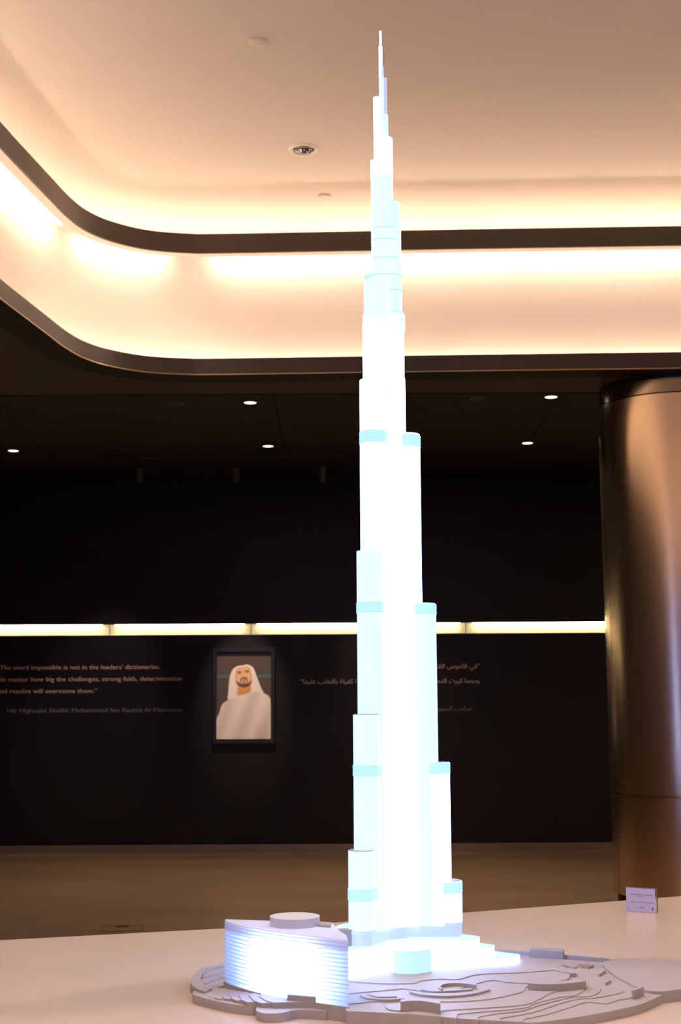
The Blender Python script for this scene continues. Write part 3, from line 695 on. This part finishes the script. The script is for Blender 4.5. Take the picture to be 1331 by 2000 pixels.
rd = obj('roof_drum', P(circ(*dc, .0645, 56), oz(OZ), oz(1.012)), M_dr, of, smooth=True)
obj('drum_lid', P(circ(*dc, .0652, 56), oz(1.012), oz(1.0135)), M_dr, rd, smooth=True)
obj('roof_hut', P([(atz(x, y, OZ).x + .15, atz(x, y, OZ).y - 3.55) for x, y in ((622, 1811), (646, 1813), (648, 1806), (624, 1804))], oz(OZ), oz(.996)), M_model, of)
# leaf canopy behind the office block
c = atz(668, 1812, .945)
pts = [(c.x - .012 - TX + .05 * math.cos(t), c.y - TY + .022 * math.sin(t) + .010 * math.cos(t)) for t in [2 * math.pi * k / 32 for k in range(32)]]
cn = obj('entrance_canopy', P(pts, lz(.935), lz(.940)), M_model, tw, smooth=True)
obj('canopy_wall', P(offset(pts, -.004), lz(ZG), lz(.935)), M_model, cn, smooth=True)

# ------------------------------------------------------------------ acrylic sign block on the table
s0, s1 = Vector((1.049, 5.156)), Vector((1.150, 5.100)); d = (s1 - s0)
yaw = math.atan2(d.y, d.x); sw = .114; sh = .088
sg_ = thing('table_sign', 'small upright acrylic sign block on the far right of the cream table', 'sign', ((s0.x + s1.x) / 2, (s0.y + s1.y) / 2 + .0, TZ), yaw)
M_acr = bpy.data.materials.new('clear acrylic'); M_acr.use_nodes = True; q = M_acr.node_tree.nodes['Principled BSDF']
q.inputs['Base Color'].default_value = (.93, .9, .9, 1); q.inputs['Roughness'].default_value = .05; q.inputs['Transmission Weight'].default_value = 1; q.inputs['IOR'].default_value = 1.45
bm = B(-sw / 2, sw / 2, .0015, .018, 0, sh); bmesh.ops.bevel(bm, geom=bm.edges[:], offset=.001, segments=1, affect='EDGES'); obj('acrylic_block', bm, M_acr, sg_)
bm = B(-sw / 2 + .0015, sw / 2 - .0045, .0002, .0012, .001, sh - .003); obj('paper_card', bm, mat('pale lilac card', (.62, .54, .70), .5, bump=.005), sg_)
M_ink = mat('grey ink', (.10, .07, .12), .6, bump=.002)
def marks(x0, x1, z, h, ink=M_ink, slope=0):
    bm = bmesh.new(); x = x0; rr = random.Random(int(z * 9999))
    while x < x1:
        w_ = rr.uniform(.0008, .0022); hh_ = h * rr.uniform(.5, 1.)
        box(bm, x, min(x + w_, x1), -.0001, .0003, z - hh_ / 2, z + hh_ / 2)
        x += w_ + rr.choice((.0003, .0004, .0011))
    return bm
pc = sg_
for i, (xa, xb, z, h) in enumerate(((-.045, -.015, .077, .0022), (-.040, .044, .0625, .0030), (-.012, .012, .0555, .0028), (-.036, .046, .0355, .0024), (-.006, .008, .0205, .0016), (-.014, .012, .0155, .0022))):
    q_ = obj('print_line', marks(xa, xb, z, h, M_ink if i else mat('pale ink', (.42, .36, .52), .6, bump=.002)), M_ink if i else MATS['pale ink'], pc); q_['kind'] = 'stuff'
bm = bmesh.new(); box(bm, .038, .046, -.0001, .0003, .0155, .019); box(bm, .040, .044, -.0001, .0003, .0085, .0145); obj('corner_mark', bm, M_ink, pc)
bm = bmesh.new(); box(bm, -.050, -.045, -.0001, .0003, .008, .011); obj('corner_mark', bm, M_ink, pc)
